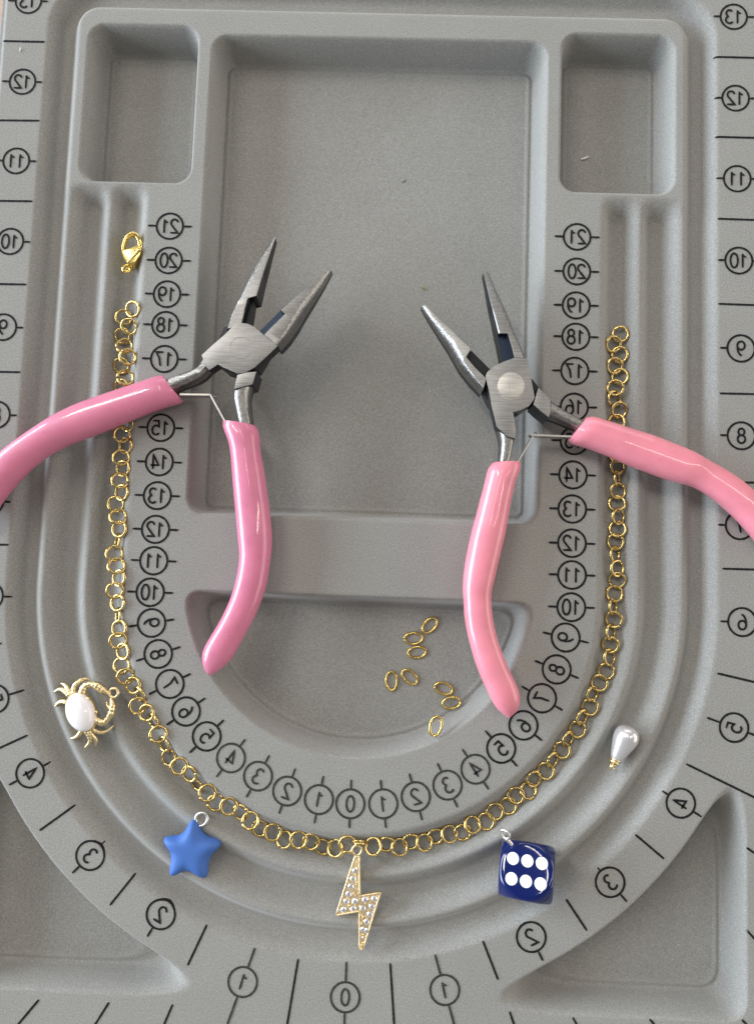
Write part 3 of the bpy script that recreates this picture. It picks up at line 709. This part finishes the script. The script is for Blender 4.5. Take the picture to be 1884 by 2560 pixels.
def TS(p, z): return at(crop(p, o_, s_), z)
zr = max(zs, float(hz(*TS([(1035,385)], 0)[0][:2]))+.07)
lp = [(965,590),(945,520),(915,440),(905,370),(945,295),(1035,262),(1120,300),(1150,385),(1120,470),(1060,520),(985,535)]
pp = np.array([TS([q], zr+.02*k/10)[0] for k, q in enumerate(lp)]); V, F = tube(spline(pp, 50), 0.040, None, 8)
child('eye_loop', mesh('eye_loop', V, F), star, M['silver'])
pp = np.array([TS([q], zz_)[0] for q, zz_ in zip([(945,490),(950,560),(925,640),(890,720)], (zr, zr, zs, zs))]); V, F = tube(spline(pp, 16), 0.035, None, 8)
child('eye_stem', mesh('eye_stem', V, F), star, M['silver'])

# ------------------------------------------------------------------ die charm
o_, s_ = (1220,2050), 8.26
hs = 0.715; zd0 = -0.22
def TD(p, z): return at(crop(p, o_, s_), z)
ztop = zd0+2*hs
cdie = TD([(790,1055)], zd0+hs*1.12)[0]
u0, u1 = TD([(500,805),(1130,890)], ztop); ang = math.atan2((u1-u0)[1], (u1-u0)[0])
lean = Vector((0,0,1)).rotation_difference(Vector(CPOS-cdie).normalized()).to_matrix().to_4x4()
DM = Matrix.Translation(cdie) @ lean @ Matrix.Rotation(ang, 4, 'Z')
die = empty('die_charm', (cdie[0], cdie[1], zd0)); tag(die, 'dark blue die charm showing six white pips, with a small silver eye screw', 'charm')
n = 26; V = []; F = []; bm = bmesh.new(); bmesh.ops.create_cube(bm, size=2.0); bmesh.ops.subdivide_edges(bm, edges=bm.edges, cuts=n, use_grid_fill=True)
Rs = hs*1.365
for v in bm.verts:
    p = v.co*hs; L = p.length
    m_ = max(abs(p.x), abs(p.y), abs(p.z))
    # soft intersection of a cube and a ball
    d = p/L; rc = hs/max(abs(d.x), abs(d.y), abs(d.z)); k = 40.0
    rr = (rc**-k + Rs**-k)**(-1/k); v.co = d*rr
me = bpy.data.meshes.new('die_body'); bm.to_mesh(me); bm.free()
me.polygons.foreach_set('use_smooth', [True]*len(me.polygons))
me.transform(DM); child('die_body', me, die, M['die'])
V, F = disc_lathe([(0.156,-.01),(0.156,0.004),(0.145,0.008),(0.10,0.007),(0.03,0.006)], 28); pme = mesh('pip', V, F, True, 40); pme.materials.append(M['pip'])
for ix in (-1, 0, 1):
    for iy in (-1, 1):
        o = bpy.data.objects.new('pip', pme); COL.objects.link(o); o.parent = die
        o.matrix_local = Matrix.Translation(-Vector(die.location)) @ DM @ Matrix.Translation((ix*0.372, iy*0.243, hs+0.0005))
V, F = torus(0.135, 0.036, 32, 10); me = mesh('eye_ring', V, F)
cc = TD([(345,292)], ztop-.12)[0]; me.transform(Matrix.Translation(cc) @ Matrix.Rotation(math.radians(-55), 4, 'Z') @ Matrix.Rotation(math.radians(48), 4, 'X')); child('eye_ring', me, die, M['silver'])
a, b = TD([(385,395),(480,500)], ztop-.16); V, F = tube([a, (a+b)/2, b], 0.05, None, 10); child('eye_stem', mesh('eye_stem', V, F), die, M['silver'])

# ------------------------------------------------------------------ pearl drop
zp = 0.0
top, bot = at([(1576.5,1817),(1537,1900)], zp); ax = (top-bot); Lp = np.linalg.norm(ax); ax /= Lp
pearl = empty('pearl_drop', ((top+bot)[0]/2, (top+bot)[1]/2, zp-0.35)); tag(pearl, 'white teardrop pearl with a gold cap lying in the outer grooves', 'charm')
def along(prof, n=28):
    V, F = disc_lathe(prof, n); Mx = Matrix.Translation(bot) @ Vector((0,0,1)).rotation_difference(Vector(ax)).to_matrix().to_4x4(); return xform(V, Mx), F
prof = [(0.10,0.0),(0.135,0.02),(0.185,0.12),(0.235,0.28),(0.285,0.45),(0.325,0.60),(0.345,0.74),(0.338,0.86),(0.305,0.96),(0.245,1.04),(0.17,1.09),(0.09,1.115),(0.02,1.122)]
prof = [(r, h*Lp/1.122) for r, h in prof]; pr = spline(prof, 36)
V, F = along([tuple(q) for q in pr]); child('pearl_bead', fixn(mesh('pearl_bead', V, F)), pearl, M['pearl'])
V, F = along([(0.07,-0.10),(0.14,-0.085),(0.155,-0.06),(0.14,-0.035),(0.115,-0.03),(0.12,-0.015),(0.15,0.0),(0.15,0.025),(0.12,0.035)], 20)
child('bead_cap', fixn(mesh('bead_cap', V, F)), pearl, M['gold_pale'])
g = G()
for k in range(3):
    V, F = torus(0.075, 0.032, 20, 8); cc = bot-ax*0.19
    Mx = Matrix.Translation(cc) @ Matrix.Rotation(k*1.05+.3, 4, 'Z') @ Matrix.Rotation(1.2, 4, 'X'); g.add(xform(V, Mx), F)
child('wire_loop', g.mesh('wire_loop', [M['gold_pale']], 80), pearl, None)

# ------------------------------------------------------------------ crab charm
o_, s_ = (100,1650), 6.608
def TC(p, z): return at(crop(p, o_, s_), z)
zc = 0.10
cc = TC([(662,868)], zc+.12)[0]; crab = empty('crab_charm', (cc[0], cc[1], zc-.15)); tag(crab, 'gold crab charm with a white opal shell and raised claws', 'charm')
a0, a1 = TC([(535,560),(785,1178)], zc+.12); major = np.linalg.norm(a1-a0)/2; an = math.atan2((a1-a0)[1], (a1-a0)[0])
b0, b1 = TC([(420,965),(900,770)], zc+.12); minor = np.linalg.norm(b1-b0)/2*0.92
V, F = disc_lathe([(1.0,-.05),(1.0,0.04),(0.97,0.10),(0.90,0.18),(0.78,0.25),(0.60,0.30),(0.38,0.335),(0.18,0.35),(0.03,0.352)], 48)
V = [(x*major*0.98, y*minor*0.98, z*0.8) for x, y, z in V]
me = mesh('opal_shell', V, F, True, 60); me.transform(Matrix.Translation((cc[0], cc[1], zc+.06)) @ Matrix.Rotation(an, 4, 'Z')); child('opal_shell', me, crab, M['opal'])
V, F = disc_lathe([(0.95,-.14),(1.04,-.12),(1.055,0.02),(1.02,0.05),(0.98,0.05)], 48); V = [(x*major, y*minor, z) for x, y, z in V]
me = mesh('shell_setting', V, F, True, 40); me.transform(Matrix.Translation((cc[0], cc[1], zc+.02)) @ Matrix.Rotation(an, 4, 'Z')); child('shell_setting', me, crab, M['gold_pale'])
LEGS = [[(560,560),(560,450),(610,380),(680,330),(745,320),(775,338)],[(510,560),(450,470),(405,425),(320,400)],[(480,575),(390,510),(310,490),(222,530)],[(440,700),(370,685),(290,715),(232,772)],
        [(860,1130),(950,1185),(1040,1200),(1120,1160),(1185,1108)],[(820,1180),(885,1275),(915,1340),(890,1428)],[(770,1180),(818,1280),(805,1370),(715,1462)],[(700,1160),(630,1245),(565,1290),(500,1308)]]
for L in LEGS:
    q = np.array([TC([p], zc-.03)[0] for k, p in enumerate(L)]); q[:, 2] = np.maximum(q[:, 2]-.16*np.linspace(0,1,len(L))**1.5, hz(q[:,0], q[:,1])+.045); q = spline(q, 20)
    rad = np.interp(np.linspace(0,1,20), [0,.3,.7,1], [.072,.068,.056,.026])*(1+.12*np.sin(np.arange(20)*2.1))
    V, F = tube(q, rad, None, 8); child('leg', mesh('leg', V, F), crab, M['gold_pale'])
CL = [[(690,600),(715,490),(760,420),(840,400),(930,415),(1010,460),(1075,510),(1130,560)],[(900,960),(980,1015),(1060,1030),(1130,960),(1185,860),(1205,760),(1180,650)]]
PN = [[(900,440),(960,500),(1015,545)],[(1165,800),(1120,760),(1105,700)]]
for L, pn in zip(CL, PN):
    q = spline(np.array([TC([p], zc)[0] for p in L]), 34)
    rad = np.interp(np.linspace(0,1,34), [0,.2,.45,.6,.85,1], [.10,.11,.085,.105,.085,.045])*(1+.10*np.sin(np.arange(34)*1.9))
    V, F = tube(q, rad, None, 9); cl = child('claw', mesh('claw', V, F), crab, M['gold_pale'])
    q = spline(np.array([TC([p], zc+.02)[0] for p in pn]), 10); V, F = tube(q, np.linspace(.055, .018, 10), None, 8)
    me = mesh('pincer', V, F); me.transform(Matrix.Translation(-Vector(crab.location))); link('pincer', me, cl, M['gold_pale'])
for q in ((800,640),(928,858)):
    p = TC([q], zc+.08)[0]; d = at([(0,0)], 0)
    V, F = tube([p-np.array([.09,.05,.05]), p], [.05,.058], None, 9); child('eye', mesh('eye', V, F), crab, M['gold_pale'])
p = TC([(1222,542)], zc-.04)[0]; V, F = torus(0.128, 0.042, 30, 10); me = mesh('hanging_loop', V, F); me.transform(Matrix.Translation(p)); child('hanging_loop', me, crab, M['gold_pale'])

# ------------------------------------------------------------------ lobster clasp
o_, s_ = (280,560), 16.04
def TK(p, z): return at(crop(p, o_, s_), z)
zk = -0.10
c = TK([(760,1200)], zk)[0]; clasp = empty('lobster_clasp', (c[0], c[1], zk-.25)); tag(clasp, 'shiny gold lobster clasp lying in the inner groove beside number 20', 'clasp')
P = TK([(395,1085),(480,1040),(650,1000),(860,925),(1050,835),(1150,900),(1235,1010),(1190,1180),(1050,1420),(860,1640),(700,1640),(580,1555),(450,1330)], zk+.08)[:, :2]
for it in range(2): Q = np.roll(P, -1, 0); P = np.stack([P*.75+Q*.25, P*.25+Q*.75], 1).reshape(-1, 2)
g = G(); plate(g, P, zk-.26, zk+.12, 0.085, 0, 0); child('clasp_body', g.mesh('clasp_body', [M['gold_clasp']], 50), clasp, None)
q = np.array([TK([p], z)[0] for p, z in (((480,1060),zk+.02),((490,900),zk+.06),((560,660),zk+.08),((690,480),zk+.08),((860,410),zk+.06),((1010,490),zk+.03),((1110,640),zk),((1150,820),zk-.03),((1150,980),zk-.04))])
V, F = tube(spline(q, 36), np.interp(np.linspace(0,1,36), [0,.3,.6,1], [.045,.055,.085,.10]), np.full(36, .12), 12); child('hook', mesh('hook', V, F), clasp, M['gold_clasp'])
q = TK([(640,1530),(820,1340),(1000,1150),(1120,1030)], zk+.125); V, F = tube(spline(q, 14), np.linspace(.03, .06, 14), None, 9); child('lever', mesh('lever', V, F), clasp, M['gold_clasp'])
V, F = torus(0.098, 0.038, 26, 10); me = mesh('tail_ring', V, F); p = TK([(575,1800)], zk)[0]; me.transform(Matrix.Translation(p) @ Matrix.Rotation(.35, 4, 'Y')); child('tail_ring', me, clasp, M['gold_clasp'])
V, F = torus(0.085, 0.030, 26, 10); me = mesh('end_ring', V, F); p = TK([(690,1800)], zk-.1)[0]; me.transform(Matrix.Translation(p) @ Matrix.Rotation(.9, 4, 'Y')); child('end_ring', me, clasp, M['gold_clasp'])

# ------------------------------------------------------------------ crumbs on the flock
def crumb(name, pts, z, r, m, label, cat):
    q = at(pts, z); q[:, 2] += np.linspace(0, .02, len(q)); V, F = tube(spline(q, 8), np.interp(np.linspace(0,1,8), [0,.4,1], [r*.6, r, r*.4]), None, 6)
    o = link(name, mesh(name, V, F), None, m); tag(o, label, cat)
crumb('paper_scrap', crop([(632,940),(650,936),(674,925)], (1184,0), Zk), -D_TRAY+.03, .035, M['paper'], 'tiny white scrap lying on the floor of a small box', 'scrap')
crumb('fibre_speck', crop([(118,303),(124,283)], (0,0), Zk), .02, .02, M['paper'], 'pale fibre speck under the tick below number 13', 'speck')
crumb('straw_fleck', crop([(80,270),(100,285),(130,305)], (1030,640), 3.591), -D_TRAY+.02, .03, M['straw'], 'small brown fleck in the large tray near the open plier tips', 'speck')
crumb('lint_speck', crop([(955,1080),(968,1068),(980,1062)], (600,0), Zk), -D_TRAY+.006, .014, M['lint'], 'dark lint speck on the large tray floor', 'speck')
crumb('lint_speck', crop([(1486,1018),(1500,1008)], (600,1860), Zk), -.02, .016, M['lint'], 'dark lint speck on the flock below the blue die', 'speck')
crumb('lint_speck', crop([(1084,765),(1090,775)], (600,1860), Zk), -.22, .014, M['lint'], 'dark lint speck in the groove beside the lightning bolt', 'speck')
